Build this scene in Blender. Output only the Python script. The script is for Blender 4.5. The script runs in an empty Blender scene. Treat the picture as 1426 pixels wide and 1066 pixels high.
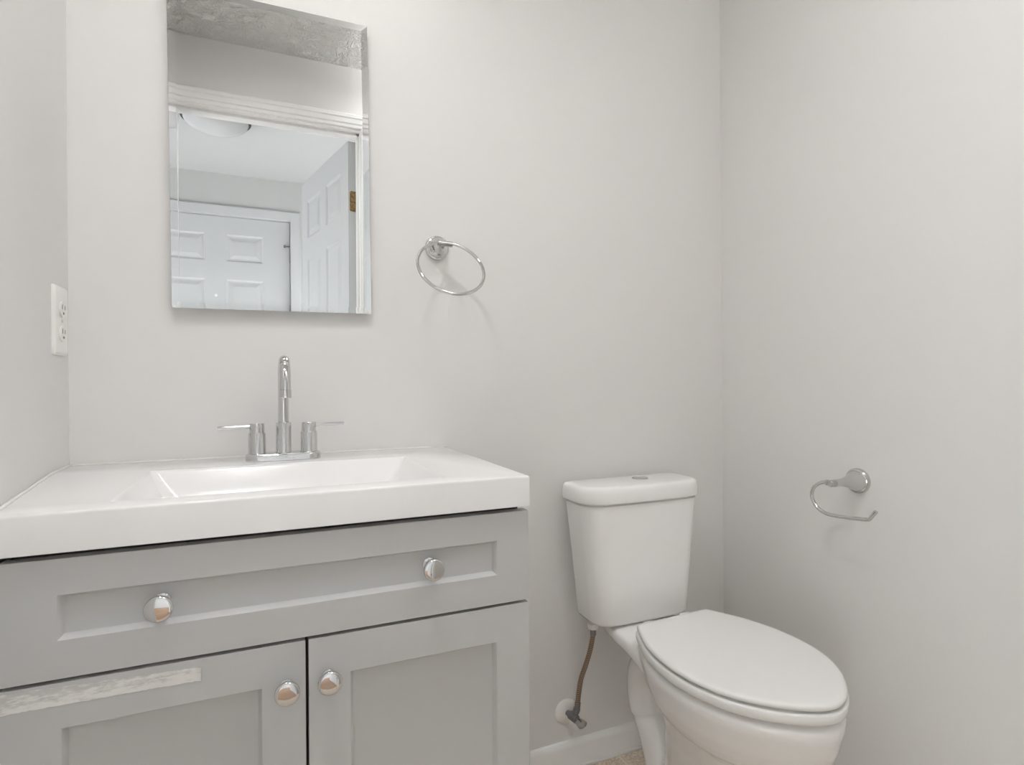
import bpy, bmesh, math, random
from mathutils import Vector, Matrix, Euler
random.seed(7)
S = bpy.context.scene
C = S.collection
K = 1.0 / 0.9            # survey units -> metres
R = math.radians

# ------------------------------------------------------------------ camera
cam_d = bpy.data.cameras.new('camera'); cam = bpy.data.objects.new('camera', cam_d); C.objects.link(cam)
cam_d.sensor_fit = 'HORIZONTAL'; cam_d.sensor_width = 36.0; cam_d.lens = 20.1963; cam_d.clip_start = 0.01
_r = Vector((0.91855844, -0.39522152, -0.00709471)); _u = Vector((0.00651149, -0.00281702, 0.99997483)); _w = Vector((0.39523156, 0.91858152, 0.00001411))
M = Matrix.Identity(4)
for i in range(3):
    M[i][0] = _r[i]; M[i][1] = _u[i]; M[i][2] = -_w[i]
M.translation = Vector((0, -1.26, 0.957)) * K
cam.matrix_world = M
S.camera = cam

# ------------------------------------------------------------------ world, exposure
S.view_settings.view_transform = 'Standard'; S.view_settings.look = 'None'
S.view_settings.gamma = 1.0; S.view_settings.use_curve_mapping = False
S.view_settings.exposure = 1.35
S.cycles.use_denoising = True
S.cycles.max_bounces = 14; S.cycles.diffuse_bounces = 8; S.cycles.glossy_bounces = 8
wd = bpy.data.worlds.new('overcast_sky'); S.world = wd; wd.use_nodes = True
bg = wd.node_tree.nodes['Background']; bg.inputs[0].default_value = (0.91, 0.96, 1.0, 1); bg.inputs[1].default_value = 5.6
LAMP_BATH = 57.0      # emission of the added downlight, in place of bounced flash
LAMP_BOWL = 8.0        # emission of the added, unseen bowl light
LAMP_VANITY = 0.6      # emission of the vanity light shades

# ------------------------------------------------------------------ materials
def mat(name, col, rough=0.5, metal=0.0, spec=0.5, coat=0.0, noise=None, bump=None, emit=None):
    m = bpy.data.materials.new(name); m.use_nodes = True
    nt = m.node_tree; b = nt.nodes['Principled BSDF']
    b.inputs['Base Color'].default_value = (*col, 1); b.inputs['Roughness'].default_value = rough
    b.inputs['Metallic'].default_value = metal; b.inputs['Specular IOR Level'].default_value = spec
    b.inputs['Coat Weight'].default_value = coat; b.inputs['Coat Roughness'].default_value = 0.05
    tc = nt.nodes.new('ShaderNodeTexCoord')
    if noise:                                    # (scale, second colour, low, high)
        n = nt.nodes.new('ShaderNodeTexNoise'); n.inputs['Scale'].default_value = noise[0]; n.inputs['Detail'].default_value = 6
        r = nt.nodes.new('ShaderNodeValToRGB'); r.color_ramp.elements[0].position = noise[2]; r.color_ramp.elements[1].position = noise[3]
        r.color_ramp.elements[0].color = (*col, 1); r.color_ramp.elements[1].color = (*noise[1], 1)
        nt.links.new(tc.outputs['Object'], n.inputs['Vector']); nt.links.new(n.outputs['Fac'], r.inputs[0]); nt.links.new(r.outputs[0], b.inputs['Base Color'])
    if bump:                                     # (scale, strength, distance)
        n = nt.nodes.new('ShaderNodeTexNoise'); n.inputs['Scale'].default_value = bump[0]; n.inputs['Detail'].default_value = 4
        bp = nt.nodes.new('ShaderNodeBump'); bp.inputs['Strength'].default_value = bump[1]; bp.inputs['Distance'].default_value = bump[2]
        nt.links.new(tc.outputs['Object'], n.inputs['Vector']); nt.links.new(n.outputs['Fac'], bp.inputs['Height']); nt.links.new(bp.outputs[0], b.inputs['Normal'])
    if emit:
        b.inputs['Emission Color'].default_value = (*emit[0], 1); b.inputs['Emission Strength'].default_value = emit[1]
    return m

m_wall = mat('wall_paint', (0.735, 0.727, 0.716), 0.6, spec=0.25, bump=(220, 0.05, 0.001))
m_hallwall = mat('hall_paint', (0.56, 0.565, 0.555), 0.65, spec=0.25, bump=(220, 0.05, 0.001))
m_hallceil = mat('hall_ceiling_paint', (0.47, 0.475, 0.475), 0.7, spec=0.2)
m_trim = mat('white_trim_paint', (0.87, 0.87, 0.86), 0.35, spec=0.4)
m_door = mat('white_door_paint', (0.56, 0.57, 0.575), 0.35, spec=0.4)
m_grey = mat('grey_cabinet_lacquer', (0.545, 0.549, 0.549), 0.42, spec=0.4, bump=(60, 0.02, 0.001))
m_dark = mat('painted_gap_shade', (0.035, 0.028, 0.024), 0.7)
m_top = mat('white_cultured_marble', (0.86, 0.857, 0.853), 0.12, spec=0.5)
m_ceramic = mat('white_vitreous_china', (0.88, 0.875, 0.865), 0.10, spec=0.5, coat=0.3)
m_seat = mat('white_seat_plastic', (0.84, 0.835, 0.825), 0.25, spec=0.45)
m_chrome = mat('chrome', (0.66, 0.66, 0.66), 0.05, metal=1.0)
m_satin = mat('satin_chrome', (0.56, 0.555, 0.55), 0.16, metal=1.0)
m_rubber = mat('black_aerator', (0.03, 0.03, 0.03), 0.6)
m_brass = mat('antique_brass', (0.34, 0.23, 0.10), 0.4, metal=0.9, noise=(90, (0.17, 0.105, 0.04), 0.42, 0.62))
m_hinge = mat('grey_steel_hinge', (0.25, 0.25, 0.26), 0.4, metal=0.8)
m_caulk = mat('white_caulk', (0.74, 0.73, 0.71), 0.5)
m_plate = mat('white_outlet_plastic', (0.84, 0.83, 0.81), 0.3)
m_slot = mat('dark_slot', (0.05, 0.05, 0.05), 0.7)
m_glassw = mat('frosted_white_glass', (0.60, 0.61, 0.62), 0.25)
m_bronze = mat('dark_bronze_ring', (0.07, 0.06, 0.05), 0.4, metal=0.6)
m_lampglow = mat('added_downlight_glow', (0.85, 0.84, 0.82), 0.3, emit=((1.0, 0.99, 0.985), LAMP_BATH))
m_vanglow = mat('lit_vanity_glass', (0.85, 0.84, 0.82), 0.3, emit=((1.0, 0.985, 0.965), LAMP_VANITY))
m_bowlglow = mat('added_bowl_glow', (0.85, 0.84, 0.82), 0.3, emit=((1.0, 0.99, 0.985), LAMP_BOWL))
m_mirror = mat('mirror_silver', (0.76, 0.77, 0.77), 0.0, metal=1.0)
m_back = mat('mirror_backing', (0.55, 0.55, 0.54), 0.4)
m_esc = mat('white_escutcheon', (0.80, 0.78, 0.75), 0.35)

def ceiling_mat():
    m = mat('brushed_texture_ceiling', (0.90, 0.895, 0.875), 0.8, spec=0.15)
    nt = m.node_tree; b = nt.nodes['Principled BSDF']; tc = nt.nodes.new('ShaderNodeTexCoord')
    n0 = nt.nodes.new('ShaderNodeTexNoise'); n0.inputs['Scale'].default_value = 9; n0.inputs['Detail'].default_value = 2
    mx = nt.nodes.new('ShaderNodeMix'); mx.data_type = 'VECTOR'; mx.inputs[0].default_value = 0.35
    n1 = nt.nodes.new('ShaderNodeTexNoise'); n1.inputs['Scale'].default_value = 26; n1.inputs['Detail'].default_value = 5; n1.inputs['Distortion'].default_value = 2.2
    bp = nt.nodes.new('ShaderNodeBump'); bp.inputs['Strength'].default_value = 1.0; bp.inputs['Distance'].default_value = 0.026
    nt.links.new(tc.outputs['Object'], n0.inputs['Vector']); nt.links.new(tc.outputs['Object'], mx.inputs['A']); nt.links.new(n0.outputs['Color'], mx.inputs['B'])
    nt.links.new(mx.outputs['Result'], n1.inputs['Vector']); nt.links.new(n1.outputs['Fac'], bp.inputs['Height']); nt.links.new(bp.outputs[0], b.inputs['Normal'])
    return m
m_ceil = ceiling_mat()

def tile_mat():
    m = mat('beige_floor_tile', (0.5, 0.42, 0.33), 0.45)
    nt = m.node_tree; b = nt.nodes['Principled BSDF']; tc = nt.nodes.new('ShaderNodeTexCoord')
    br = nt.nodes.new('ShaderNodeTexBrick'); br.offset = 0.0; br.inputs['Scale'].default_value = 1.0
    br.inputs['Brick Width'].default_value = 0.305; br.inputs['Row Height'].default_value = 0.305; br.inputs['Mortar Size'].default_value = 0.003
    br.inputs['Mortar'].default_value = (0.78, 0.70, 0.60, 1)
    n = nt.nodes.new('ShaderNodeTexNoise'); n.inputs['Scale'].default_value = 150; n.inputs['Detail'].default_value = 8
    r = nt.nodes.new('ShaderNodeValToRGB'); r.color_ramp.elements[0].position = 0.36; r.color_ramp.elements[1].position = 0.62
    r.color_ramp.elements[0].color = (0.54, 0.45, 0.36, 1); r.color_ramp.elements[1].color = (0.76, 0.67, 0.56, 1)
    mp = nt.nodes.new('ShaderNodeMapping'); mp.inputs['Location'].default_value = (0.16, 0.1, 0)
    nt.links.new(tc.outputs['Object'], mp.inputs[0]); nt.links.new(mp.outputs[0], br.inputs['Vector']); nt.links.new(tc.outputs['Object'], n.inputs['Vector']); nt.links.new(n.outputs['Fac'], r.inputs[0])
    nt.links.new(r.outputs[0], br.inputs['Color1']); nt.links.new(r.outputs[0], br.inputs['Color2']); nt.links.new(br.outputs['Color'], b.inputs['Base Color'])
    return m
m_tile = tile_mat()

def wood_mat():
    m = mat('oak_hall_floor', (0.35, 0.18, 0.08), 0.3)
    nt = m.node_tree; b = nt.nodes['Principled BSDF']; tc = nt.nodes.new('ShaderNodeTexCoord')
    br = nt.nodes.new('ShaderNodeTexBrick'); br.inputs['Scale'].default_value = 1.0; br.inputs['Brick Width'].default_value = 1.1; br.inputs['Row Height'].default_value = 0.09; br.inputs['Mortar Size'].default_value = 0.002
    br.inputs['Color1'].default_value = (0.42, 0.26, 0.155, 1); br.inputs['Color2'].default_value = (0.34, 0.20, 0.11, 1); br.inputs['Mortar'].default_value = (0.10, 0.05, 0.02, 1)
    nt.links.new(tc.outputs['Object'], br.inputs['Vector']); nt.links.new(br.outputs['Color'], b.inputs['Base Color'])
    return m
m_wood = wood_mat()

def braid_mat():
    m = mat('braided_bronze_hose', (0.16, 0.11, 0.075), 0.4, metal=0.5)
    nt = m.node_tree; b = nt.nodes['Principled BSDF']; tc = nt.nodes.new('ShaderNodeTexCoord')
    w = nt.nodes.new('ShaderNodeTexWave'); w.bands_direction = 'DIAGONAL'; w.inputs['Scale'].default_value = 130; w.inputs['Distortion'].default_value = 1
    r = nt.nodes.new('ShaderNodeValToRGB'); r.color_ramp.elements[0].color = (0.14, 0.095, 0.07, 1); r.color_ramp.elements[1].color = (0.42, 0.31, 0.23, 1)
    nt.links.new(tc.outputs['Object'], w.inputs['Vector']); nt.links.new(w.outputs['Fac'], r.inputs[0]); nt.links.new(r.outputs[0], b.inputs['Base Color'])
    return m
m_braid = braid_mat()

def tape_mat():
    m = mat('torn_tape', (0.62, 0.61, 0.59), 0.35)
    nt = m.node_tree; b = nt.nodes['Principled BSDF']; tc = nt.nodes.new('ShaderNodeTexCoord')
    mp = nt.nodes.new('ShaderNodeMapping'); mp.inputs['Scale'].default_value = (0.45, 1, 1.6)
    n = nt.nodes.new('ShaderNodeTexNoise'); n.inputs['Scale'].default_value = 90; n.inputs['Detail'].default_value = 8; n.inputs['Roughness'].default_value = 0.7
    r = nt.nodes.new('ShaderNodeValToRGB'); r.color_ramp.elements[0].position = 0.40; r.color_ramp.elements[1].position = 0.56
    r.color_ramp.elements[0].color = (0.56, 0.56, 0.55, 1); r.color_ramp.elements[1].color = (0.80, 0.79, 0.77, 1)
    sx = nt.nodes.new('ShaderNodeSeparateXYZ'); mr = nt.nodes.new('ShaderNodeMapRange'); ad = nt.nodes.new('ShaderNodeMath'); ad.operation = 'ADD'; sl = nt.nodes.new('ShaderNodeMath'); sl.operation = 'MULTIPLY_ADD'
    sl.inputs[1].default_value = -0.030; nt.links.new(sx.outputs['X'], sl.inputs[0]); nt.links.new(sx.outputs['Z'], sl.inputs[2])
    mr.inputs['From Min'].default_value = 0.004; mr.inputs['From Max'].default_value = 0.025; mr.inputs['To Min'].default_value = 0.10; mr.inputs['To Max'].default_value = -0.10
    nt.links.new(tc.outputs['Object'], sx.inputs[0]); nt.links.new(sl.outputs[0], mr.inputs['Value']); nt.links.new(tc.outputs['Object'], mp.inputs[0]); nt.links.new(mp.outputs[0], n.inputs['Vector'])
    nt.links.new(n.outputs['Fac'], ad.inputs[0]); nt.links.new(mr.outputs[0], ad.inputs[1]); nt.links.new(ad.outputs[0], r.inputs[0]); nt.links.new(r.outputs[0], b.inputs['Base Color'])
    return m
m_tape = tape_mat()

# ------------------------------------------------------------------ object helpers
def wloc(o):
    v = Vector(o.location)
    while o.parent:
        o = o.parent; v += Vector(o.location)
    return v
def obj(name, bm, m, parent=None, smooth=35, origin=None):
    bmesh.ops.recalc_face_normals(bm, faces=bm.faces[:])
    bm.transform(Matrix.Scale(K, 4))
    if parent is not None:
        o0 = wloc(parent)
    elif origin is not None:
        o0 = Vector(origin) * K
    else:
        xs = [v.co for v in bm.verts]
        o0 = Vector(((min(v.x for v in xs) + max(v.x for v in xs)) / 2, (min(v.y for v in xs) + max(v.y for v in xs)) / 2, min(v.z for v in xs)))
    bm.transform(Matrix.Translation(-o0))
    me = bpy.data.meshes.new(name); bm.to_mesh(me); bm.free()
    me.materials.append(m)
    if smooth:
        for p in me.polygons: p.use_smooth = True
        me.set_sharp_from_angle(angle=R(smooth))
    o = bpy.data.objects.new(name, me); C.objects.link(o)
    if parent is not None: o.parent = parent
    else: o.location = o0
    return o
def thing(name, label, cat, loc, group=None):
    o = bpy.data.objects.new(name, None); C.objects.link(o); o.location = Vector(loc) * K
    o.empty_display_size = 0.05
    o['label'] = label; o['category'] = cat
    if group: o['group'] = group
    return o
def tag(o, label, cat):
    o['label'] = label; o['category'] = cat; return o
def struct(o, label=None, cat=None):
    o['kind'] = 'structure'
    if label: o['label'] = label
    if cat: o['category'] = cat
    return o

# ------------------------------------------------------------------ mesh helpers (survey units)
def box(bm, x0, x1, y0, y1, z0, z1, bev=0.0, seg=2, M=None):
    vs = [bm.verts.new((x, y, z)) for x in (x0, x1) for y in (y0, y1) for z in (z0, z1)]
    q = [(0, 1, 3, 2), (4, 6, 7, 5), (0, 4, 5, 1), (2, 3, 7, 6), (0, 2, 6, 4), (1, 5, 7, 3)]
    fs = [bm.faces.new([vs[i] for i in f]) for f in q]
    if bev:
        es = list({e for f in fs for e in f.edges})
        r = bmesh.ops.bevel(bm, geom=es, offset=bev, segments=seg, affect='EDGES', profile=0.5)
        vs = list({v for v in r['verts']} | {v for v in vs if v.is_valid})
    if M is not None:
        bmesh.ops.transform(bm, matrix=M, verts=[v for v in vs if v.is_valid])
def frame_of(d):
    d = Vector(d).normalized()
    a = Vector((0, 0, 1)) if abs(d.z) < 0.9 else Vector((1, 0, 0))
    u = d.cross(a).normalized(); return u, d.cross(u).normalized(), d
def lathe(bm, base, axis, prof, n=40, ovals=(1, 1), cap=True):
    u, v, d = frame_of(axis); base = Vector(base); rings = []
    for h, r in prof:
        rings.append([bm.verts.new(base + d * h + u * (r * ovals[0] * math.cos(2 * math.pi * i / n)) + v * (r * ovals[1] * math.sin(2 * math.pi * i / n))) for i in range(n)])
    for a, b in zip(rings, rings[1:]):
        for i in range(n):
            bm.faces.new((a[i], a[(i + 1) % n], b[(i + 1) % n], b[i]))
    if cap:
        bm.faces.new(rings[0]); bm.faces.new(rings[-1])
def spline(pts, n=8, closed=False):
    P = [Vector(p) for p in pts]; out = []; N = len(P)
    rng = range(N) if closed else range(N - 1)
    for i in rng:
        if closed:
            p0, p1, p2, p3 = P[i - 1], P[i], P[(i + 1) % N], P[(i + 2) % N]
        else:
            p1, p2 = P[i], P[i + 1]; p0 = P[i - 1] if i else p1 * 2 - p2; p3 = P[i + 2] if i + 2 < N else p2 * 2 - p1
        for k in range(n):
            t = k / n
            out.append(0.5 * ((2 * p1) + (p2 - p0) * t + (2 * p0 - 5 * p1 + 4 * p2 - p3) * t * t + (3 * p1 - p0 - 3 * p2 + p3) * t ** 3))
    if not closed: out.append(P[-1])
    return out
def tube(bm, path, r, n=16, closed=False, cap=True):
    P = [Vector(p) for p in path]; N = len(P); rr = r if isinstance(r, (list, tuple)) else [r] * N
    tang = []
    for i in range(N):
        a = P[(i + 1) % N] if closed or i + 1 < N else P[i]; b = P[i - 1] if closed or i else P[i]
        tang.append((a - b).normalized())
    u, v, _ = frame_of(tang[0]); rings = []
    for i in range(N):
        t = tang[i]; u = (u - t * u.dot(t)).normalized(); w = t.cross(u)
        rings.append([bm.verts.new(P[i] + (u * math.cos(2 * math.pi * k / n) + w * math.sin(2 * math.pi * k / n)) * rr[i]) for k in range(n)])
    for i in range(N if closed else N - 1):
        a, b = rings[i], rings[(i + 1) % N]
        for k in range(n):
            bm.faces.new((a[k], a[(k + 1) % n], b[(k + 1) % n], b[k]))
    if cap and not closed:
        bm.faces.new(rings[0]); bm.faces.new(rings[-1])
def loft(bm, rings, cap=True):
    V = [[bm.verts.new(p) for p in r] for r in rings]; n = len(V[0])
    for a, b in zip(V, V[1:]):
        for i in range(n):
            bm.faces.new((a[i], a[(i + 1) % n], b[(i + 1) % n], b[i]))
    if cap:
        bm.faces.new(V[0]); bm.faces.new(V[-1])
def rrect(x0, x1, y0, y1, r, z, n=8, bulge=0.0):
    """rounded rectangle; r = (front-left, front-right, back-right, back-left), front = y0"""
    if not isinstance(r, (tuple, list)): r = (r,) * 4
    pts = []
    for (cx, cy, rad, a0) in ((x0 + r[0], y0 + r[0], r[0], 180), (x1 - r[1], y0 + r[1], r[1], 270), (x1 - r[2], y1 - r[2], r[2], 0), (x0 + r[3], y1 - r[3], r[3], 90)):
        for k in range(n + 1):
            a = R(a0 + 90 * k / n); pts.append([cx + rad * math.cos(a), cy + rad * math.sin(a), z])
    if bulge:                                             # subdivide the front edge and bow it outwards
        a, b = pts[n], pts[n + 1]; mid = []
        for k in range(1, 8):
            t = k / 8; mid.append([a[0] + (b[0] - a[0]) * t, a[1] + (b[1] - a[1]) * t, z])
        pts = pts[:n + 1] + mid + pts[n + 1:]
        xc, hw = (x0 + x1) / 2, (x1 - x0) / 2
        for p in pts:
            s = min(1, abs(p[0] - xc) / hw)
            if p[1] < (y0 + y1) / 2: p[1] -= bulge * (1 - s * s)
    return [tuple(p) for p in pts]
def panel_slab(bm, x0, x1, z0, z1, yf, yb, rects, prof, both=False, edge=0.0):
    """slab in the xz plane whose front (and back) carries sunk panels; prof = [(inset, depth), ...]"""
    xs = sorted({x0, x1, *[a for r in rects for a in r[:2]]}); zs = sorted({z0, z1, *[a for r in rects for a in r[2:]]})
    def side(y, sgn):
        cache = {}
        def V(x, z, d=0.0):
            k = (round(x, 6), round(z, 6), round(d, 6))
            if k not in cache: cache[k] = bm.verts.new((x, y + sgn * d, z))
            return cache[k]
        for i in range(len(xs) - 1):
            for j in range(len(zs) - 1):
                a, b, c, d = xs[i], xs[i + 1], zs[j], zs[j + 1]
                inr = [r for r in rects if r[0] - 1e-6 <= a and b <= r[1] + 1e-6 and r[2] - 1e-6 <= c and d <= r[3] + 1e-6]
                if not inr: bm.faces.new((V(a, c), V(b, c), V(b, d), V(a, d)))
        for r in rects:
            prev = None
            for ins, dep in [(0, 0)] + list(prof):
                ring = [bm.verts.new((x, y + sgn * dep, z)) for x, z in ((r[0] + ins, r[2] + ins), (r[1] - ins, r[2] + ins), (r[1] - ins, r[3] - ins), (r[0] + ins, r[3] - ins))]
                if prev:
                    for k in range(4): bm.faces.new((prev[k], prev[(k + 1) % 4], ring[(k + 1) % 4], ring[k]))
                prev = ring
            bm.faces.new(prev)
    side(yf, 1)
    if both: side(yb, -1)
    else: bm.faces.new([bm.verts.new(p) for p in ((x0, yb, z0), (x1, yb, z0), (x1, yb, z1), (x0, yb, z1))])
    for a, b in (((x0, z0), (x1, z0)), ((x1, z0), (x1, z1)), ((x1, z1), (x0, z1)), ((x0, z1), (x0, z0))):
        bm.faces.new([bm.verts.new(p) for p in ((a[0], yf, a[1]), (b[0], yf, b[1]), (b[0], yb, b[1]), (a[0], yb, a[1]))])
    bmesh.ops.remove_doubles(bm, verts=bm.verts[:], dist=1e-5)
def BM(): return bmesh.new()

# ------------------------------------------------------------------ the room shell
XR, YR, ZC = 1.1906, -1.286, 2.30            # right wall, door wall, ceiling
WT = 0.10
JL, JR, DH = -0.318, 0.384, 2.035            # doorway
LW = [(0.0, -0.3229), (-0.103, -0.3216), (-0.212, -0.3095), (-0.28, -0.3010), (-0.339, -0.2945), (-0.402, -0.2870), (-0.47, -0.2825), (-0.58, -0.2840), (-0.80, -0.3060), (-1.05, -0.3240), (YR, -0.3240)]
b = BM(); box(b, -0.45, XR + WT, 0, WT, 0, ZC + 0.02); struct(obj('wall_back', b, m_wall, smooth=0))
b = BM(); box(b, XR, XR + WT, YR - WT, 0, 0, ZC + 0.02); struct(obj('wall_right', b, m_wall, smooth=0))
b = BM()
pl = [Vector((x, y, 0)) for y, x in LW]
loft(b, [[(p.x, p.y, 0), (p.x, p.y, ZC + 0.02), (-0.45, p.y, ZC + 0.02), (-0.45, p.y, 0)] for p in spline([tuple(p) for p in pl], 6)])
struct(obj('wall_left', b, m_wall, smooth=40))
b = BM()
box(b, -0.45, JL, YR - WT, YR, 0, ZC + 0.02); box(b, JR, XR, YR - WT, YR, 0, ZC + 0.02); box(b, JL, JR, YR - WT, YR, DH + 0.005, ZC + 0.02)
struct(obj('wall_front', b, m_wall, smooth=0))
b = BM(); box(b, -0.45, XR + WT, YR - WT, WT, ZC, ZC + 0.06); struct(obj('ceiling', b, m_ceil, smooth=0))
b = BM(); box(b, -0.45, XR + WT, YR - 0.05, WT, -0.05, 0.0); struct(obj('floor', b, m_tile, smooth=0))

def baseboard(name, pts):
    """profile swept along the wall foot; pts = (wall point, normal into the room)"""
    prof = [(0, 0), (0.012, 0), (0.012, 0.052), (0.0105, 0.060), (0.006, 0.0655), (0, 0.0665)]
    b = BM(); loft(b, [[(p[0] + n[0] * o, p[1] + n[1] * o, z) for o, z in prof] for p, n in pts]); return struct(obj(name, b, m_trim))
baseboard('baseboard_back', [((0.377, 0), (0, -1)), ((XR, 0), (0, -1))])
baseboard('baseboard_right', [((XR, -0.0121), (-1, 0)), ((XR, YR), (-1, 0))])
b = BM(); tube(b, [(0.377, -0.0135, 0.003), (XR - 0.012, -0.0135, 0.003)], 0.0045, 8); struct(obj('trim_1', b, m_caulk))

# doorway casing and jamb
def casing_ring(y, sgn, w=0.06, t=0.014):
    """mitred colonial casing around the doorway, face towards sgn*y"""
    b = BM(); prof = [(0.0, 0.0), (0.0, 0.006), (0.004, 0.0095), (0.010, 0.0095), (0.0115, 0.006), (0.016, 0.006), (0.020, 0.0115), (0.038, 0.0125), (0.042, 0.0165), (0.054, 0.0165), (w, 0.010), (w, 0.0)]
    path = []
    for (x, z, dx, dz) in ((JL, 0, -1, 0), (JL, DH + 0.005, -1, 1), (JR, DH + 0.005, 1, 1), (JR, 0, 1, 0)):
        path.append([(max(x + dx * o, -0.3235) if sgn > 0 else x + dx * o, y + sgn * h, z + dz * o) for o, h in prof])
    loft(b, path); return b
struct(obj('trim_2', casing_ring(YR, 1), m_trim, smooth=20))
struct(obj('trim_3', casing_ring(YR - WT, -1), m_trim, smooth=20))
b = BM()
box(b, JL, JL + 0.004, YR - WT - 0.002, YR + 0.002, 0, DH); box(b, JR - 0.004, JR, YR - WT - 0.002, YR + 0.002, 0, DH); box(b, JL, JR, YR - WT - 0.002, YR + 0.002, DH, DH + 0.005)
box(b, JL + 0.004, JL + 0.014, YR - 0.060, YR - 0.028, 0, DH); box(b, JR - 0.014, JR - 0.004, YR - 0.060, YR - 0.028, 0, DH); box(b, JL + 0.004, JR - 0.004, YR - 0.060, YR - 0.028, DH - 0.010, DH)
struct(obj('trim_4', b, m_trim, smooth=0))

# the hall outside
YF, ZH = -2.876, 2.305
FX0, FX1, FZ = -0.724, 0.158, 2.037          # front door leaf
b = BM(); box(b, -1.9, FX0 - 0.012, YF - 0.1, YF, 0, ZH + 0.02); box(b, FX1 + 0.012, 1.35, YF - 0.1, YF, 0, ZH + 0.02); box(b, FX0 - 0.012, FX1 + 0.012, YF - 0.1, YF, FZ + 0.01, ZH + 0.02)
box(b, -1.9, 1.35, YF - 0.12, YF - 0.1, 0, ZH + 0.02)  # added backing, stops outside light leaking past the front door
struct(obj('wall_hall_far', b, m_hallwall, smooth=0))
b = BM()
box(b, 1.25, 1.35, YF, YR - WT, 0, 0.06); box(b, 1.25, 1.35, YF, YR - WT, 1.2, ZH + 0.02); box(b, 1.25, 1.35, YF, YF + 0.1, 0.06, 1.2); box(b, 1.25, 1.35, YR - WT - 0.1, YR - WT, 0.06, 1.2)
struct(obj('wall_hall_right', b, m_hallwall, smooth=0))
b = BM()
for z in (0.06, 1.16): box(b, 1.28, 1.32, YF + 0.1, YR - WT - 0.1, z, z + 0.04)
for y in (YF + 0.1, -2.16, YR - WT - 0.14): box(b, 1.28, 1.32, y, y + 0.04, 0.10, 1.16)
struct(obj('added_window_2', b, m_trim, smooth=0))  # added unseen window, kept low so daylight fills the bathroom from the front
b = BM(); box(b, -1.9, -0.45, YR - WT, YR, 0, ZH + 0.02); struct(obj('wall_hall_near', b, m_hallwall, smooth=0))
b = BM()
box(b, -2.0, -1.9, YF, YR, 0, 0.06); box(b, -2.0, -1.9, YF, YR, 1.2, ZH + 0.02); box(b, -2.0, -1.9, YF, YF + 0.1, 0.06, 1.2); box(b, -2.0, -1.9, YR - 0.2, YR, 0.06, 1.2)
struct(obj('wall_hall_left', b, m_hallwall, smooth=0))
b = BM()
for z in (0.06, 1.16): box(b, -1.96, -1.92, YF + 0.1, YR - 0.2, z, z + 0.04)
for y in (YF + 0.1, -2.16, YR - 0.24): box(b, -1.96, -1.92, y, y + 0.04, 0.10, 1.16)
struct(obj('added_window_1', b, m_trim, smooth=0))  # second added window, opposite end of the hall, for the same fill light
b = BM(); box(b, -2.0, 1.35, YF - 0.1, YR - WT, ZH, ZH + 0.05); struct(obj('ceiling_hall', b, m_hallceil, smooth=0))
b = BM(); box(b, -2.0, 1.35, YF - 0.1, YR - 0.05, -0.05, 0.0); struct(obj('floor_hall', b, m_wood, smooth=0))

# front door with its casing, seen in the mirror
pan = []
for sx in (-1, 1):
    c = -0.283
    xs_ = (c + 0.060, c + 0.279) if sx > 0 else (c - 0.279, c - 0.060)
    pan += [(xs_[0], xs_[1], 1.751, 1.925), (xs_[0], xs_[1], 0.86, 1.634), (xs_[0], xs_[1], 0.16, 0.74)]
door_prof = [(0.010, 0.006), (0.020, 0.006), (0.042, 0.001)]
b = BM(); panel_slab(b, FX0, FX1, 0.006, FZ, -(YF - 0.022), -(YF - 0.062), pan, door_prof)
bmesh.ops.transform(b, matrix=Matrix.Scale(-1, 4, (0, 1, 0)), verts=b.verts[:])
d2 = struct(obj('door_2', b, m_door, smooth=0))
b = BM()
lathe(b, (-0.283, YF - 0.0235, 1.529), (0, 1, 0), [(0, 0.009), (0.004, 0.009), (0.005, 0.007), (0.003, 0.005)], 20)
obj('peephole', b, m_plate, d2)
b = BM()
lathe(b, (FX1 + 0.004, YF - 0.014, 1.765), (0, 0, 1), [(0, 0.005), (0.11, 0.005), (0.112, 0.007), (0.116, 0.007), (0.12, 0.003)], 14)
box(b, FX1 - 0.034, FX1 + 0.034, YF - 0.017, YF - 0.009, 1.873, 1.879, 0.002); lathe(b, (FX1 - 0.03, YF - 0.02, 1.876), (0, 1, 0), [(0, 0.008), (0.016, 0.008)], 12)
obj('hinge', b, m_hinge, d2)
b = BM(); prof = [(0.0, 0.0), (0.0, 0.008), (0.012, 0.009), (0.030, 0.012), (0.052, 0.014), (0.060, 0.010), (0.060, 0.0)]
loft(b, [[(x + dx * o, YF + h, z + dz * o) for o, h in prof] for x, z, dx, dz in ((FX0 - 0.007, 0, -1, 0), (FX0 - 0.007, FZ + 0.007, -1, 1), (FX1 + 0.007, FZ + 0.007, 1, 1), (FX1 + 0.007, 0, 1, 0))])
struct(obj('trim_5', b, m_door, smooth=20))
b = BM()
box(b, FX1 + 0.003, FX1 + 0.012, YF - 0.08, YF, 0, FZ + 0.01); box(b, FX0 - 0.012, FX0 - 0.003, YF - 0.08, YF, 0, FZ + 0.01); box(b, FX0 - 0.003, FX1 + 0.003, YF - 0.08, YF, FZ + 0.003, FZ + 0.01)
struct(obj('trim_6', b, m_door, smooth=0))

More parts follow.
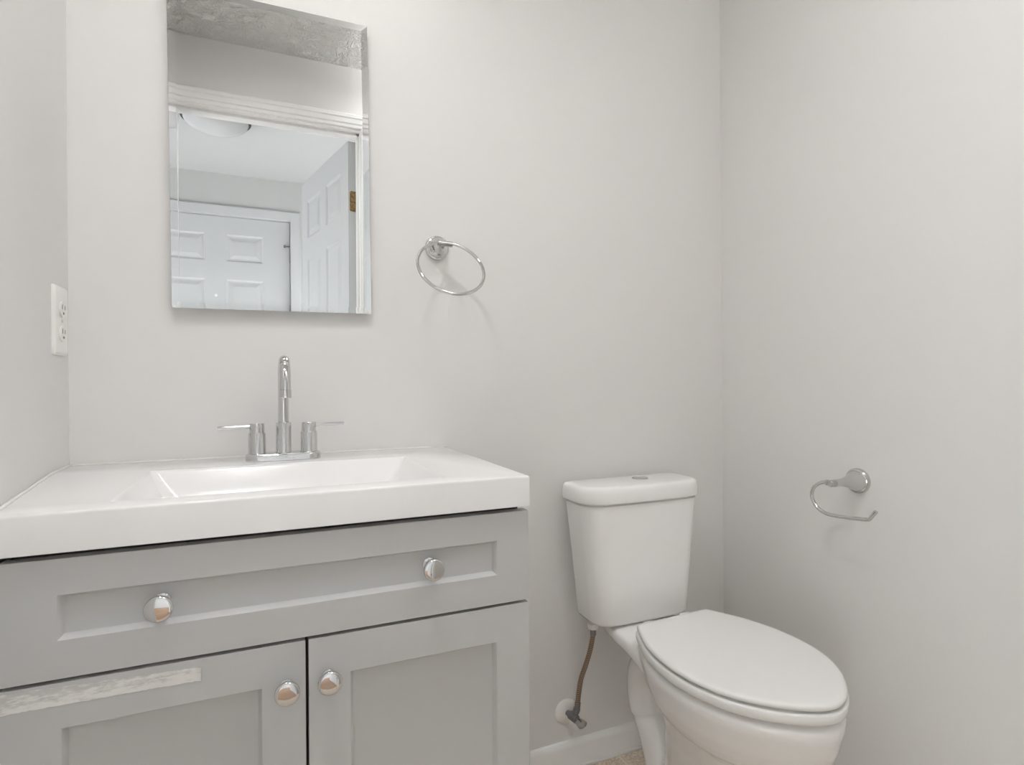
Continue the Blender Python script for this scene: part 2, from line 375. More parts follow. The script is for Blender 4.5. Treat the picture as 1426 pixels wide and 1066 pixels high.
# open bathroom door, hinged on the right jamb and swung into the hall
DW = 0.694; ang = R(77.2)   # rotation that carries -x to the door's direction
pan = []
for a, c in ((-DW + 0.095, -DW / 2 - 0.045), (-DW / 2 + 0.045, -0.095)):
    pan += [(a, c, 1.720, 1.915), (a, c, 0.86, 1.615), (a, c, 0.18, 0.74)]
b = BM(); panel_slab(b, -DW, 0, 0.008, 2.028, -0.035, 0.0, pan, door_prof, both=True)
HP = Vector((0.380, -1.390, 0)); Md = Matrix.Translation(HP) @ Matrix.Rotation(ang, 4, 'Z') @ Matrix.Translation((-0.003, 0.037, 0))
bmesh.ops.transform(b, matrix=Md, verts=b.verts[:])
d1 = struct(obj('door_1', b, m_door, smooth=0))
for z in (1.764, 1.05, 0.28):
    b = BM()
    lf = rrect(-0.0355, -0.0065, z - 0.045, z + 0.045, (0.001, 0.008, 0.008, 0.001), 0, 6)
    loft(b, [[(0.0003, x, y) for x, y, _ in lf], [(0.0016, x, y) for x, y, _ in lf]])
    lathe(b, (0.003, -0.0385, z - 0.045), (0, 0, 1), [(0, 0.0045), (0.09, 0.0045)], 14)
    bmesh.ops.transform(b, matrix=Md, verts=b.verts[:]); obj('hinge', b, m_brass, d1)
b = BM()
lathe(b, (-DW + 0.06, 0.0, 0.95), (0, 1, 0), [(0, 0.03), (0.006, 0.03), (0.012, 0.012), (0.03, 0.011), (0.04, 0.022), (0.05, 0.027), (0.06, 0.022), (0.064, 0.008)], 24)
bmesh.ops.transform(b, matrix=Md, verts=b.verts[:]); obj('knob', b, m_brass, d1)

# ------------------------------------------------------------------ lamps
def dome_light(loc, r, glass, label, depth=0.085, cat='ceiling light', ring=0.030):
    t = thing('ceiling_dome_light', label, cat, loc); x, y, z = loc
    b = BM(); lathe(b, (x, y, z), (0, 0, -1), [(0, r * 0.96), (0.012, r), (ring - 0.008, r * 1.02), (ring, r * 1.01), (ring, r * 0.93)], 48); obj('base_ring', b, m_bronze, t)
    b = BM(); lathe(b, (x, y, z - ring - 0.0002), (0, 0, -1), [(0, r * 0.92)] + [(depth * math.sin(R(a)), r * 0.94 * math.cos(R(a))) for a in range(6, 90, 7)] + [(depth, 0.004)], 48); obj('glass_shade', b, glass, t)
    return t
dome_light((-0.21, -1.93, ZH - 0.0005), 0.155, m_glassw, 'frosted white dome light on the hall ceiling, seen in the mirror', 0.062, ring=0.050)
dl = thing('added_downlight', 'added unseen cylinder downlight standing in for flash bounced off the ceiling', 'ceiling light', (-0.03, -0.74, ZC))  # unseen lamp added; its housing keeps light off the upper wall
b = BM(); lathe(b, (-0.03, -0.74, ZC - 0.0005), (0, 0, -1), [(0, 0.02), (0, 0.082), (0.078, 0.082), (0.080, 0.080), (0.078, 0.078), (0.034, 0.074), (0.034, 0.02)], 48, cap=False); obj('housing', b, m_trim, dl)
b = BM(); lathe(b, (-0.03, -0.74, ZC - 0.0350), (0, 0, -1), [(0, 0.066), (0.002, 0.066), (0.004, 0.050), (0.005, 0.004)], 48); obj('lens', b, m_lampglow, dl)
sf = thing('added_bowl_light', 'added unseen bowl light brightening the ceiling and right side of the room', 'ceiling light', (0.64, -1.08, ZC))  # unseen lamp added for extra light on ceiling, toilet and cabinet fronts
b = BM(); lathe(b, (0.64, -1.08, ZC - 0.0005), (0, 0, -1), [(0, 0.05), (0.012, 0.05), (0.018, 0.04), (0.020, 0.010), (0.105, 0.010)], 32); obj('stem', b, m_satin, sf)
b = BM(); lathe(b, (0.64, -1.08, ZC - 0.080), (0, 0, -1), [(0.001, 0.012), (0, 0.10), (0.001, 0.12), (0.006, 0.124), (0.018, 0.115), (0.030, 0.09), (0.038, 0.055), (0.041, 0.02), (0.0415, 0.002)], 48); obj('glass_bowl', b, m_bowlglow, sf)

vl = thing('vanity_light', 'chrome vanity light bar with three frosted shades above the mirror', 'wall light', (0.10, 0, 2.00))
b = BM(); box(b, -0.10, 0.30, -0.022, 0, 1.97, 2.04, 0.006); obj('back_plate', b, m_satin, vl)
for x in (-0.07, 0.10, 0.27):
    b = BM(); tube(b, spline([(x, -0.0225, 2.005), (x, -0.06, 2.01), (x, -0.09, 2.035), (x, -0.11, 2.055)], 5), 0.007, 12); lathe(b, (x, -0.11, 2.053), (0, 0, -1), [(0, 0.018), (0.02, 0.022), (0.025, 0.022)], 20); arm = obj('arm', b, m_satin, vl)
    b = BM(); lathe(b, (x, -0.11, 2.0275), (0, 0, -1), [(0, 0.024), (0.02, 0.035), (0.06, 0.047), (0.10, 0.054), (0.103, 0.051), (0.06, 0.043), (0.02, 0.03)], 28); obj('lamp_shade', b, m_vanglow, arm)

# ------------------------------------------------------------------ mirror
mx0, mx1, mz0, mz1, ym = -0.1618, 0.2068, 1.1036, 1.7152, -0.018
mi = thing('wall_mirror', 'frameless rectangular mirror with polished edges on the wall above the faucet', 'mirror', ((mx0 + mx1) / 2, 0, mz0))
Mm = Matrix.Translation(((mx0 + mx1) / 2, 0, (mz0 + mz1) / 2)) @ Matrix.Rotation(R(-0.4645), 4, 'Y') @ Matrix.Translation((-(mx0 + mx1) / 2, 0, -(mz0 + mz1) / 2))
b = BM(); box(b, mx0 + 0.004, mx1 - 0.004, -0.0145, -0.0005, mz0 + 0.004, mz1 - 0.004); bmesh.ops.transform(b, matrix=Mm, verts=b.verts[:]); obj('backing', b, m_back, mi, smooth=0)
b = BM(); bw, sl = 0.0125, 0.0008
def rect(i, y): return [(mx0 + i, y, mz0 + i), (mx1 - i, y, mz0 + i), (mx1 - i, y, mz1 - i), (mx0 + i, y, mz1 - i)]
loft(b, [rect(0, -0.0146), rect(0, ym - sl), rect(bw, ym)]); bmesh.ops.transform(b, matrix=Mm, verts=b.verts[:]); obj('mirror_glass', b, m_mirror, mi, smooth=0)

# ------------------------------------------------------------------ vanity cabinet
yf = -0.4458
CX0, CX1 = -0.2750, 0.3762
va = thing('vanity_cabinet', 'grey shaker vanity cabinet with one wide drawer and two doors under the sink', 'cabinet', (0.05, -0.22, 0))
b = BM(); t_ = 0.014; X0, X1 = CX0 + 0.003, CX1 - 0.003
box(b, X0, X0 + t_, -0.4130, -0.002, 0.001, 0.7660); box(b, X1 - t_, X1, -0.4130, -0.002, 0.001, 0.7660); box(b, X0 + t_, X1 - t_, -0.4130, -0.002, 0.08, 0.08 + t_); box(b, X0 + t_, X1 - t_, -0.008, -0.002, 0.08 + t_, 0.7660); box(b, X0 + t_, X1 - t_, -0.37, -0.37 + t_, 0.001, 0.08)
obj('carcass', b, m_grey, va, smooth=0)
b = BM(); box(b, X0 + 0.003, X1 - 0.007, -0.4262, -0.4132, 0.585, 0.7661); box(b, 0.03, 0.07, -0.4262, -0.4132, 0.095, 0.585); box(b, X0 + 0.003, X0 + 0.035, -0.4262, -0.4132, 0.095, 0.585); box(b, X1 - 0.035, X1 - 0.007, -0.4262, -0.4132, 0.095, 0.585); box(b, X0 + 0.035, 0.03, -0.4262, -0.4132, 0.095, 0.13); box(b, 0.07, X1 - 0.035, -0.4262, -0.4132, 0.095, 0.13)
obj('face_frame', b, m_dark, va, smooth=0)  # near-black colour paints the shade in the gaps around drawer and doors
sh = [(0.0008, 0.0009), (0.0045, 0.0095), (0.0055, 0.0100)]
def soften(b, amt=0.0007):
    es = [e for e in b.edges if len(e.link_faces) == 2 and e.calc_face_angle(0) > 1.2 and any(abs(v.co.y - yf) < 1e-4 for v in e.verts) and all(min(abs(v.co.x - X) for X in (CX0, CX1, 0.0475, 0.0515)) < 1e-4 or abs(v.co.z - 0.7575) < 1e-4 or abs(v.co.z - 0.6192) < 1e-4 or abs(v.co.z - 0.6145) < 1e-4 for v in e.verts)]
    bmesh.ops.bevel(b, geom=es, offset=amt, segments=2, affect='EDGES')
b = BM(); panel_slab(b, CX0, CX1, 0.6192, 0.7575, yf, -0.4266, [(-0.2215, 0.3238, 0.6632, 0.7158)], sh); soften(b); dr = obj('drawer_front', b, m_grey, va, smooth=30)
b = BM(); panel_slab(b, CX0, 0.0475, 0.095, 0.6145, yf, -0.4264, [(-0.218, -0.0059, 0.149, 0.5618)], sh); soften(b); dl = obj('door', b, m_grey, va, smooth=30)
b = BM(); panel_slab(b, 0.0515, CX1, 0.095, 0.6145, yf, -0.4264, [(0.1055, 0.3223, 0.149, 0.5618)], sh); soften(b); drr = obj('door', b, m_grey, va, smooth=30)
def knob(x, z, parent, y0):
    e = y0 - yf
    b = BM(); lathe(b, (x, y0, z), (0, -1, 0), [(0, 0.0095), (0.002, 0.0095), (0.004, 0.0062)] + [(h + e, r) for h, r in ((0.011, 0.0055), (0.015, 0.0075), (0.0170, 0.0140), (0.0185, 0.0155), (0.0215, 0.0157), (0.0230, 0.0151), (0.0238, 0.0138), (0.0243, 0.0110), (0.0247, 0.0060), (0.0248, 0.0015))], 40); return obj('knob', b, m_chrome, parent, smooth=50)
knob(-0.1179, 0.6905, dr, yf + 0.0098); knob(0.2194, 0.6914, dr, yf + 0.0098); knob(0.0238, 0.5585, dl, yf); knob(0.0767, 0.5610, drr, yf)
# torn strip of tape left on the left door
b = BM(); N = 60; top = []; bot = []
for i in range(N + 1):
    t = i / N; x = -0.2735 + 0.198 * t
    zt_ = 0.6125 - 0.0085 * t + random.uniform(-0.0004, 0.0004); zb_ = 0.5895 - 0.002 * t + random.uniform(-0.0005, 0.0005)
    y = yf - 0.0004 - (0.0016 * ((t - 0.965) / 0.035) if t > 0.965 else 0) - (0.0012 * (1 - t / 0.04) if t < 0.04 else 0)
    top.append((x, y, zt_)); bot.append((x, y, zb_))
loft(b, [[top[i], bot[i], (bot[i][0], bot[i][1] + 0.0003, bot[i][2]), (top[i][0], top[i][1] + 0.0003, top[i][2])] for i in range(N + 1)])
tag(obj('tape_strip', b, m_tape), 'torn whitish strip of packing tape stuck to the left cabinet door', 'tape')

# ------------------------------------------------------------------ sink top
zt, zb, yc, xr = 0.8132, 0.7663, -0.4538, 0.3752
sk = thing('sink_top', 'glossy white rectangular integrated sink top on the grey vanity', 'sink', (0.04, -0.22, zb))
def lwx(y):
    for (ya, xa), (yb_, xb) in zip(LW, LW[1:]):
        if yb_ <= y <= ya: return xa + (xb - xa) * (y - ya) / (yb_ - ya)
    return -0.3229
b = BM()
bx0, bx1, by0, by1 = -0.178, 0.253, -0.412, -0.136
L = [(lwx(y) + 0.0008, y) for y in (-0.0008, -0.103, -0.212, -0.28, -0.339, -0.402)] + [(lwx(yc) + 0.0008, yc)]
outer = L + [(xr, yc), (xr, -0.0008)]
def ring_off(pts, d):
    """inset of a closed polygon (counter-clockwise seen from above)"""
    n = len(pts); out = []
    for i in range(n):
        p0, p1, p2 = Vector(pts[i - 1]), Vector(pts[i]), Vector(pts[(i + 1) % n])
        e1, e2 = (p1 - p0).normalized(), (p2 - p1).normalized()
        n1, n2 = Vector((-e1.y, e1.x)), Vector((-e2.y, e2.x)); m = (n1 + n2); m = m / max(1e-6, m.dot(n1))
        q = p1 + m * d; out.append((q.x, q.y))
    return out
rb = 0.004
rings = [(0.0, zb), (0.0, zt - rb), (rb * 0.13, zt - rb * 0.5), (rb * 0.5, zt - rb * 0.13), (rb, zt)]
RV = [[b.verts.new((x, y, z)) for x, y in ring_off(outer, d)] for d, z in rings]
n = len(outer)
for a, c in zip(RV, RV[1:]):
    for i in range(n): b.faces.new((a[i], a[(i + 1) % n], c[(i + 1) % n], c[i]))
hole = [b.verts.new((x, y, zt)) for x, y in ((bx0, by0), (bx1, by0), (bx1, by1), (bx0, by1))]
o = RV[-1]; nl = len(L)                       # o[0..nl-1] left side back->front, o[nl] front right, o[nl+1] back right
b.faces.new([o[nl - 1], o[nl], hole[1], hole[0]]); b.faces.new([o[nl], o[nl + 1], hole[2], hole[1]]); b.faces.new([o[nl + 1], o[0], hole[3], hole[2]])
b.faces.new([o[i] for i in range(nl)] + [hole[0], hole[3]])
# underside with the same hole
u_ = RV[0]; hu = [b.verts.new((x, y, zb)) for x, y in ((bx0 - 0.005, by0 - 0.005), (bx1 + 0.005, by0 - 0.005), (bx1 + 0.005, by1 + 0.005), (bx0 - 0.005, by1 + 0.005))]
b.faces.new([u_[nl - 1], u_[nl], hu[1], hu[0]]); b.faces.new([u_[nl], u_[nl + 1], hu[2], hu[1]]); b.faces.new([u_[nl + 1], u_[0], hu[3], hu[2]]); b.faces.new([u_[i] for i in range(nl)] + [hu[0], hu[3]])
obj('slab', b, m_top, sk, smooth=40)
b = BM()
secs = [(-0.0002, 0.0005, 0.004), (0.0012, 0.0008, 0.005), (0.004, 0.005, 0.010), (0.018, 0.030, 0.016), (0.036, 0.058, 0.022), (0.047, 0.070, 0.026), (0.062, 0.078, 0.03)]
rr_ = []
for ins, dep, rad in secs:
    rr_.append(rrect(bx0 + ins, bx1 - ins, by0 + ins * 0.55, by1 - ins * 1.05, rad, zt - dep + (0.0004 if ins < 0 else 0), 5))
for ins, dep, rad in reversed(secs):
    rr_.append(rrect(bx0 + ins - 0.006, bx1 - ins + 0.006, by0 + ins * 0.55 - 0.006, by1 - ins * 1.05 + 0.006, rad + 0.004, min(zt - dep - 0.006, zt - 0.010), 5))
loft(b, rr_, cap=False)
b.faces.new([b.verts.new(p) for p in rr_[6]]); b.faces.new([b.verts.new(p) for p in rr_[7]])
bmesh.ops.remove_doubles(b, verts=b.verts[:], dist=1e-5)
obj('basin', b, m_top, sk, smooth=50)
b = BM(); lathe(b, (0.04, -0.27, zt - 0.0779), (0, 0, 1), [(0, 0.024), (0.0015, 0.024), (0.003, 0.02), (0.003, 0.016), (0.005, 0.014), (0.0055, 0.004)], 32); obj('drain', b, m_chrome, sk)
b = BM(); tube(b, [(lwx(y) + 0.002, y, zt + 0.0006) for y in (-0.003, -0.103, -0.212, -0.28, -0.339, -0.402, -0.45)], 0.0022, 8)
tube(b, [(-0.318, -0.003, zt + 0.0008), (xr, -0.003, zt + 0.0004)], 0.0018, 8); obj('caulk_bead', b, m_caulk, sk)

# ------------------------------------------------------------------ faucet
fx, fy = 0.0325, -0.080
fa = thing('faucet', 'chrome two handle centerset faucet with tall gooseneck spout on the sink', 'faucet', (fx, fy, zt))
b = BM(); W, D_ = 0.0665, 0.0245
loft(b, [rrect(fx - W + i, fx + W - i, fy - D_ + i, fy + D_ - i, r_, zt + h, 8) for i, r_, h in ((0.0, 0.022, 0.0002), (0.0, 0.022, 0.010), (0.0012, 0.021, 0.0128), (0.004, 0.019, 0.0145))])
bp_ = obj('base_plate', b, m_chrome, fa, smooth=40)
b = BM(); box(b, fx - 0.007, fx + 0.007, fy - D_ - 0.0002, fy - D_ + 0.001, zt + 0.0056, zt + 0.0074); obj('etched_mark', b, m_satin, bp_, smooth=0)
b = BM(); lathe(b, (fx, fy, zt + 0.0146), (0, 0, 1), [(0, 0.0150), (0.002, 0.0142), (0.055, 0.0138), (0.0565, 0.013), (0.0565, 0.009)], 36); obj('spout_collar', b, m_chrome, fa, smooth=40)
b = BM(); Rz = 0.952; rad = 0.048
path = [(fx, fy, zt + 0.0712), (fx, fy, 0.90)] + [(fx, fy - rad + rad * math.cos(R(a)), Rz + rad * math.sin(R(a))) for a in range(0, 181, 12)] + [(fx, fy - 2 * rad, 0.9475)]
tube(b, path, 0.0098, 24); sp = obj('spout', b, m_chrome, fa, smooth=40)
b = BM(); lathe(b, (fx, fy - 2 * rad, 0.9474), (0, 0, -1), [(0, 0.0098), (0.0008, 0.0108), (0.014, 0.0108), (0.0148, 0.010), (0.0146, 0.0085), (0.006, 0.0083)], 28, cap=False); ae = obj('aerator', b, m_chrome, sp, smooth=40)
b = BM(); lathe(b, (fx, fy - 2 * rad, 0.9382), (0, 0, -1), [(0, 0.0086), (0.003, 0.0086)], 20); obj('aerator_screen', b, m_rubber, ae)
for s, hx, dz in ((-1, -0.0140, -0.0012), (1, 0.0779, 0.0008)):
    b = BM(); lathe(b, (hx, fy, zt + 0.0146), (0, 0, 1), [(0, 0.0160), (0.0015, 0.0154), (0.037, 0.0152), (0.038, 0.0146), (0.038, 0.0134), (0.0395, 0.0134), (0.0545, 0.0132), (0.0558, 0.0122), (0.0558, 0.002)], 36); h = obj('handle', b, m_chrome, fa, smooth=40)
    b = BM(); tube(b, [(hx + s * 0.0125, fy, zt + 0.0646), (hx + s * 0.066, fy - 0.002, zt + 0.0646 + dz)], 0.0036, 14); obj('lever', b, m_chrome, h, smooth=40)

# ------------------------------------------------------------------ towel ring
tr = thing('towel_ring', 'chrome towel ring on a round post beside the mirror', 'towel ring', (0.3588, 0, 1.262))
b = BM(); lathe(b, (0.3588, -0.0002, 1.2615), (0, -1, 0), [(0, 0.0275), (0.005, 0.0275), (0.008, 0.026), (0.0095, 0.0225), (0.013, 0.0215), (0.0165, 0.0185), (0.022, 0.0135), (0.032, 0.0098), (0.046, 0.0085), (0.0555, 0.0085)], 40); obj('rosette', b, m_chrome, tr, smooth=45)
b = BM(); lathe(b, (0.3445, -0.0565, 1.2605), (1, 0.0, -0.04), [(0, 0.0045), (0.001, 0.0062), (0.033, 0.0062), (0.034, 0.0045)], 20); obj('ring_holder', b, m_satin, tr, smooth=40)
rc, rad, tau = Vector((0.3638, -0.094, 1.2008)), 0.0721, R(31.9)
b = BM(); tube(b, [rc + rad * (Vector((1, 0, 0)) * math.cos(t) + Vector((0, math.sin(tau), math.cos(tau))) * math.sin(t)) for t in [2 * math.pi * i / 96 for i in range(96)]], 0.0036, 12, closed=True); obj('ring', b, m_chrome, tr, smooth=60)

# ------------------------------------------------------------------ toilet paper holder
tp = thing('toilet_paper_holder', 'empty chrome toilet paper holder with hooked arm on the right wall', 'toilet paper holder', (XR, -0.4055, 0.737))
b = BM(); lathe(b, (XR - 0.0002, -0.4055, 0.737), (-1, 0, 0), [(0, 0.0275), (0.005, 0.0275), (0.008, 0.026), (0.0095, 0.0225), (0.013, 0.0215), (0.022, 0.0175), (0.034, 0.0128), (0.048, 0.0095), (0.062, 0.0080), (0.088, 0.0075), (0.090, 0.006)], 40); obj('rosette', b, m_chrome, tp, smooth=45)
xa = 1.108
b = BM(); lathe(b, (xa, -0.4150, 0.7372), (0, 1, 0), [(0, 0.004), (0.001, 0.0062), (0.022, 0.0062), (0.023, 0.0045)], 20); obj('arm_holder', b, m_satin, tp, smooth=40)
pa = [(-0.4074, 0.7408), (-0.3903, 0.7381), (-0.3746, 0.7325), (-0.3602, 0.72), (-0.3556, 0.7033), (-0.3618, 0.6871), (-0.3776, 0.6745), (-0.3983, 0.6694), (-0.4316, 0.6711), (-0.4632, 0.6742), (-0.4844, 0.6773), (-0.4919, 0.6846), (-0.5007, 0.6965)]
b = BM(); tube(b, spline([(xa, y, z) for y, z in pa], 6), 0.0040, 12); obj('arm', b, m_chrome, tp, smooth=60)

# ------------------------------------------------------------------ outlet on the left wall
ou = thing('wall_outlet', 'white duplex outlet plate on the left wall by the corner', 'outlet', (-0.3229, -0.058, 1.009))
b = BM(); px = -0.3222
ry = rrect(-0.0922, -0.0248, 1.0085, 1.1255, 0.003, 0, 4)
def inset_ring(i, h): return [(px + h, y, z) for y, z, _ in rrect(-0.0922 + i, -0.0248 - i, 1.0085 + i, 1.1255 - i, 0.003, 0, 4)]
loft(b, [inset_ring(0, 0), inset_ring(0, 0.003), inset_ring(0.003, 0.0052), inset_ring(0.006, 0.0056)]); obj('cover_plate', b, m_plate, ou, smooth=30)
for zc_ in (1.0875, 1.0465):
    b = BM(); lathe(b, (px + 0.005, -0.0585, zc_), (1, 0, 0), [(0, 0.0155), (0.0022, 0.0155), (0.0030, 0.0145)], 32, ovals=(1.0, 0.86)); f = obj('receptacle', b, m_plate, ou, smooth=30)
    b = BM(); box(b, px + 0.0078, px + 0.0084, -0.0655, -0.0640, zc_ - 0.001, zc_ + 0.007); box(b, px + 0.0078, px + 0.0084, -0.0530, -0.0515, zc_ - 0.001, zc_ + 0.006); lathe(b, (px + 0.0078, -0.0585, zc_ - 0.0075), (1, 0, 0), [(0, 0.0022), (0.0006, 0.0022)], 12); obj('slot', b, m_slot, f, smooth=0)
b = BM(); lathe(b, (px + 0.0052, -0.0585, 1.067), (1, 0, 0), [(0, 0.003), (0.001, 0.003), (0.0014, 0.002)], 16); obj('screw', b, m_satin, ou)

# ------------------------------------------------------------------ toilet
to = thing('toilet', 'white two piece elongated toilet with closed lid between vanity and wall', 'toilet', (0.835, -0.30, 0))
# tank
b = BM(); secs = [(0.3890, 0.708, 0.952, -0.128, -0.040, 0.03), (0.3925, 0.699, 0.961, -0.139, -0.036, 0.036), (0.4000, 0.694, 0.966, -0.1435, -0.034, 0.040), (0.47, 0.688, 0.972, -0.145, -0.033, 0.042), (0.56, 0.6785, 0.9805, -0.1465, -0.032, 0.044), (0.65, 0.668, 0.990, -0.148, -0.031, 0.046), (0.6715, 0.665, 0.993, -0.148, -0.031, 0.046), (0.6735, 0.672, 0.986, -0.141, -0.036, 0.042), (0.6774, 0.672, 0.986, -0.141, -0.036, 0.042)]
loft(b, [rrect(x0, x1, y0 + 0.006, y1, (r_, r_, 0.008, 0.008), z, 8, bulge=0.006) for z, x0, x1, y0, y1, r_ in secs]); tk = obj('tank', b, m_ceramic, to, smooth=60)
b = BM(); secs = [(0.6775, 0.003), (0.6785, 0.0), (0.6850, -0.0012), (0.7020, -0.0005), (0.7100, 0.0012), (0.7140, 0.004), (0.7160, 0.009), (0.7168, 0.018)]
loft(b, [rrect(0.6595 + i, 0.9965 - i, -0.1480 + i, -0.0245 - i * 0.6, (0.050 - i, 0.050 - i, 0.010, 0.010), z, 8, bulge=0.008) for z, i in secs]); tl = obj('tank_lid', b, m_ceramic, to, smooth=60)
b = BM(); lathe(b, (0.855, -0.073, 0.7166), (0, 0, 1), [(0, 0.0205), (0.0010, 0.0205), (0.0018, 0.0192), (0.0018, 0.0178), (0.0008, 0.0172)], 32); fb = obj('flush_button', b, m_satin, to, smooth=40)
b = BM(); lathe(b, (0.855, -0.073, 0.7174), (0, 0, 1), [(0, 0.0165), (0.0006, 0.0165), (0.0012, 0.0155)], 32); obj('button_face', b, m_chrome, fb, smooth=40)
# bowl outline in its own frame: s = distance from the lid's rear edge towards the tip, hw = half width
AX = R(2.2); BC = Vector((0.8445, -0.41))
def place(lat, s):                            # lateral (+x) and distance from the rear edge
    v = -(s - 0.195); c_, s_ = math.cos(AX), math.sin(AX)
    return (BC.x + lat * c_ - v * s_, BC.y + lat * s_ + v * c_)
HW = [(0.0, 0.0935), (0.0025, 0.0995), (0.016, 0.1075), (0.04, 0.1195), (0.075, 0.136), (0.115, 0.148), (0.155, 0.1545), (0.195, 0.1560), (0.235, 0.1515), (0.272, 0.1405), (0.305, 0.1235), (0.336, 0.0995), (0.362, 0.072), (0.380, 0.046), (0.3905, 0.023)]
TIP = 0.3945
def outline(hw_scale=1.0, s_scale=1.0, s_c=0.20, off=0.0, z=0.0, hw=HW, tip=TIP):
    right = [(h, s) for s, h in hw]; left = [(-h, s) for s, h in reversed(hw)]
    pts = [Vector((l, s, 0)) for l, s in right + [(0, tip)] + left]
    sp_ = spline([tuple(p) for p in pts], 5)
    out = []
    for p in sp_:
        l, s = p.x * hw_scale, s_c + (p.y - s_c) * s_scale
        r0 = math.hypot(l, (s - s_c)); k = 1 + off / max(r0, 0.02)
        x, y = place(l * k, s_c + (s - s_c) * k); out.append((x, y, z))
    return out
# seat and lid
b = BM(); loft(b, [outline(off=o_, z=z) for z, o_ in ((0.4202, -0.008), (0.4207, -0.002), (0.4225, 0.0), (0.4265, 0.0), (0.4290, -0.002), (0.4303, -0.006), (0.4308, -0.014), (0.4316, -0.06))]); obj('seat_lid', b, m_seat, to, smooth=50)
b = BM(); loft(b, [outline(off=o_, z=z) for z, o_ in ((0.3900, -0.014), (0.3982, -0.012), (0.3984, -0.002), (0.3995, 0.0015), (0.402, 0.0025), (0.413, 0.0025), (0.4152, 0.001), (0.4160, -0.004), (0.4163, -0.010), (0.4200, -0.012))]); se = obj('seat_ring', b, m_seat, to, smooth=50)
for sx in (-0.052, 0.052):
    b = BM(); x, y = place(sx, -0.008); box(b, x - 0.014, x + 0.014, y - 0.012, y + 0.014, 0.3935, 0.4215, 0.004); obj('hinge', b, m_seat, to, smooth=40)
# bowl, deck, pedestal and trapway fused by a fine remesh into one glazed body
b = BM()
def bowl_sec(z, k, ks, c, off=0.0): return outline(hw_scale=k, s_scale=ks, s_c=c, off=off, z=z)
loft(b, [bowl_sec(0.3905, 0.96, 0.97, 0.20, -0.008), bowl_sec(0.3885, 0.975, 0.99, 0.20, -0.002), bowl_sec(0.382, 0.985, 0.998, 0.20), bowl_sec(0.370, 0.985, 0.995, 0.20), bowl_sec(0.350, 0.955, 0.968, 0.195), bowl_sec(0.330, 0.93, 0.945, 0.19), bowl_sec(0.310, 0.885, 0.905, 0.185), bowl_sec(0.292, 0.82, 0.845, 0.18), bowl_sec(0.282, 0.72, 0.77, 0.18), bowl_sec(0.272, 0.60, 0.66, 0.18), bowl_sec(0.235, 0.42, 0.50, 0.18)])
# deck under the tank: widens towards the bowl, thin at the back
dk = []
for s, hw_, zb_ in ((-0.140, 0.088, 0.352), (-0.110, 0.094, 0.350), (-0.085, 0.098, 0.348), (-0.050, 0.100, 0.344), (-0.015, 0.103, 0.337), (0.02, 0.108, 0.328), (0.06, 0.112, 0.322), (0.10, 0.100, 0.320), (0.14, 0.07, 0.325)):
    zt_ = 0.3872
    r = []
    for k in range(24):
        a = 2 * math.pi * k / 24; ca, sa = math.cos(a), math.sin(a)
        lx = hw_ * math.copysign(abs(ca) ** 0.45, ca); lz = (zt_ + zb_) / 2 + (zt_ - zb_) / 2 * math.copysign(abs(sa) ** 0.45, sa)
        x, y = place(lx, s); r.append((x, y, lz))
    dk.append(r)
loft(b, dk)
# pedestal column
pd = []
for z, c, hl, hw_ in ((0.30, 0.150, 0.150, 0.098), (0.26, 0.140, 0.135, 0.084), (0.21, 0.130, 0.122, 0.072), (0.15, 0.125, 0.120, 0.066), (0.08, 0.125, 0.130, 0.070), (0.03, 0.125, 0.142, 0.080), (0.001, 0.125, 0.148, 0.085)):
    r = []
    for k in range(32):
        a = 2 * math.pi * k / 32; ca, sa = math.cos(a), math.sin(a)
        x, y = place(hw_ * math.copysign(abs(ca) ** 0.8, ca), c + hl * math.copysign(abs(sa) ** 0.8, sa)); r.append((x, y, z))
    pd.append(r)
loft(b, pd)
# trapway behind the column
tw = [(0.060, 0.225), (0.010, 0.290), (-0.040, 0.303), (-0.078, 0.275), (-0.086, 0.228), (-0.072, 0.175), (-0.046, 0.125), (-0.028, 0.075), (-0.024, 0.03), (-0.024, 0.001)]
tube(b, spline([(*place(0.0, s), z) for s, z in tw], 6), [0.050] * 30 + [0.044] * 25, 24)
ft = []
for z, g in ((0.001, 0.0), (0.018, -0.002), (0.026, -0.008)):
    ft.append([(*place((0.082 + g) * math.copysign(abs(math.cos(a)) ** 0.7, math.cos(a)), 0.10 + (0.165 + g) * math.copysign(abs(math.sin(a)) ** 0.7, math.sin(a))), z) for a in [2 * math.pi * k / 40 for k in range(40)]])
loft(b, ft)
bo = obj('bowl', b, m_ceramic, to, smooth=0)
rm = bo.modifiers.new('fuse', 'REMESH'); rm.mode = 'VOXEL'; rm.voxel_size = 0.0036; rm.use_smooth_shade = True
sm = bo.modifiers.new('glaze', 'SMOOTH'); sm.factor = 0.5; sm.iterations = 16
dg = bpy.context.evaluated_depsgraph_get(); me = bpy.data.meshes.new_from_object(bo.evaluated_get(dg)); bo.modifiers.clear(); bo.data = me
for p in me.polygons: p.use_smooth = True
if not me.materials: me.materials.append(m_ceramic)
for sx in (-1, 1):
    b = BM(); x, y = place(sx * 0.071, 0.02); lathe(b, (x, y, 0.0245), (0, 0, 1), [(0, 0.013), (0.008, 0.0125), (0.014, 0.009), (0.017, 0.003)], 20); obj('bolt_cap', b, m_seat, to)

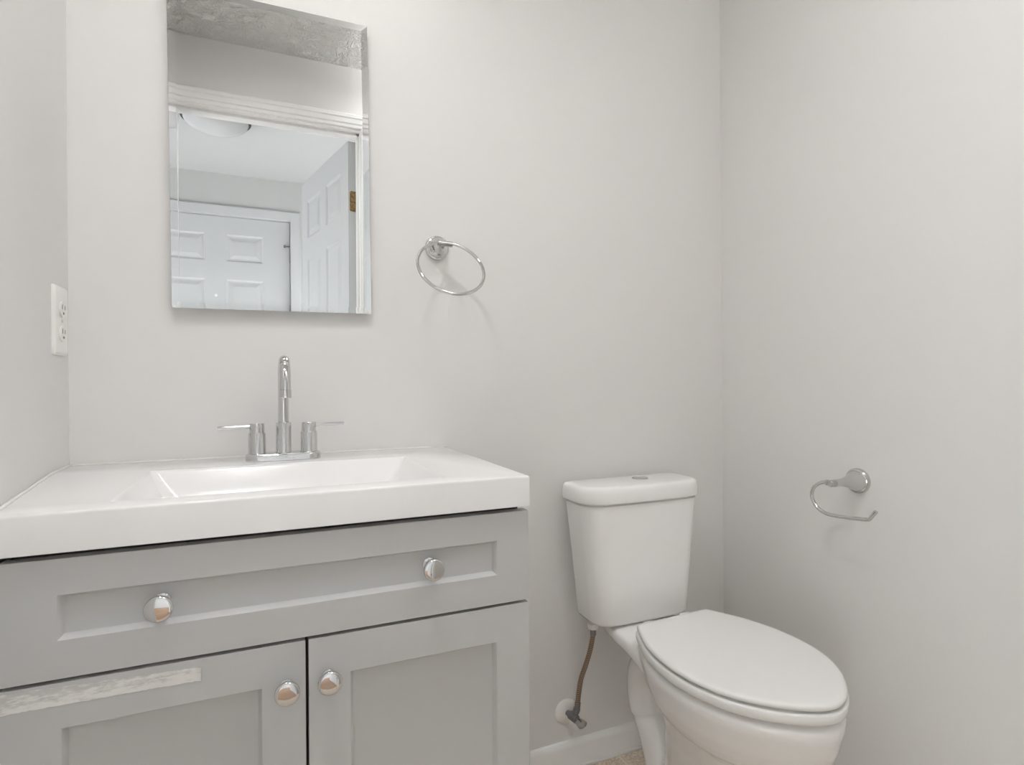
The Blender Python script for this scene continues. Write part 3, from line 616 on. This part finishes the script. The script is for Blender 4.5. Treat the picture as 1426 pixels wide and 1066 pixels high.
# ------------------------------------------------------------------ water supply
ws = thing('water_supply_valve', 'chrome shutoff valve with braided hose feeding the toilet tank', 'valve', (0.6814, 0, 0.139))
b = BM(); lathe(b, (0.6814, -0.0002, 0.1395), (0, -1, 0), [(0, 0.0310), (0.002, 0.0308), (0.005, 0.027), (0.008, 0.018), (0.0095, 0.009)], 40); obj('escutcheon', b, m_esc, ws, smooth=50)
b = BM(); lathe(b, (0.6814, -0.008, 0.1405), (0.16, -1, 0), [(0, 0.0068), (0.012, 0.0068), (0.0125, 0.010), (0.036, 0.010), (0.037, 0.0065), (0.043, 0.006)], 24)
lathe(b, (0.6868, -0.034, 0.141), (0.35, 0, 1), [(0, 0.0075), (0.012, 0.0075), (0.0125, 0.0085), (0.022, 0.0085), (0.023, 0.006)], 20); obj('valve_body', b, m_hinge, ws, smooth=40)
b = BM(); lathe(b, (0.6885, -0.0515, 0.1400), (0.16, -1, -0.12), [(0, 0.006), (0.001, 0.0095), (0.011, 0.0115), (0.015, 0.0115), (0.0165, 0.0095)], 24, ovals=(1.15, 0.8)); obj('valve_handle', b, m_satin, ws, smooth=40)
b = BM(); hp = spline([(0.6944, -0.0345, 0.1625), (0.6944, -0.042, 0.2001), (0.6978, -0.048, 0.2388), (0.7080, -0.055, 0.2762), (0.7165, -0.062, 0.3146), (0.7200, -0.068, 0.352), (0.7195, -0.069, 0.366)], 6); tube(b, hp, 0.0058, 14)
ho = obj('hose', b, m_braid, ws, smooth=60)
b = BM(); lathe(b, hp[0], hp[1] - hp[0], [(0, 0.0072), (0.014, 0.0072), (0.0145, 0.006)], 16); obj('ferrule', b, m_hinge, ho)
b = BM(); lathe(b, hp[-1], (0, 0, -1), [(0, 0.0072), (0.016, 0.0072)], 16); obj('ferrule', b, m_hinge, ho)
b = BM(); lathe(b, (0.7195, -0.069, 0.3655), (0, 0, 1), [(0, 0.0125), (0.004, 0.0135), (0.013, 0.0135), (0.0135, 0.010), (0.0235, 0.010)], 8); obj('tank_nut', b, m_esc, ws, smooth=20)
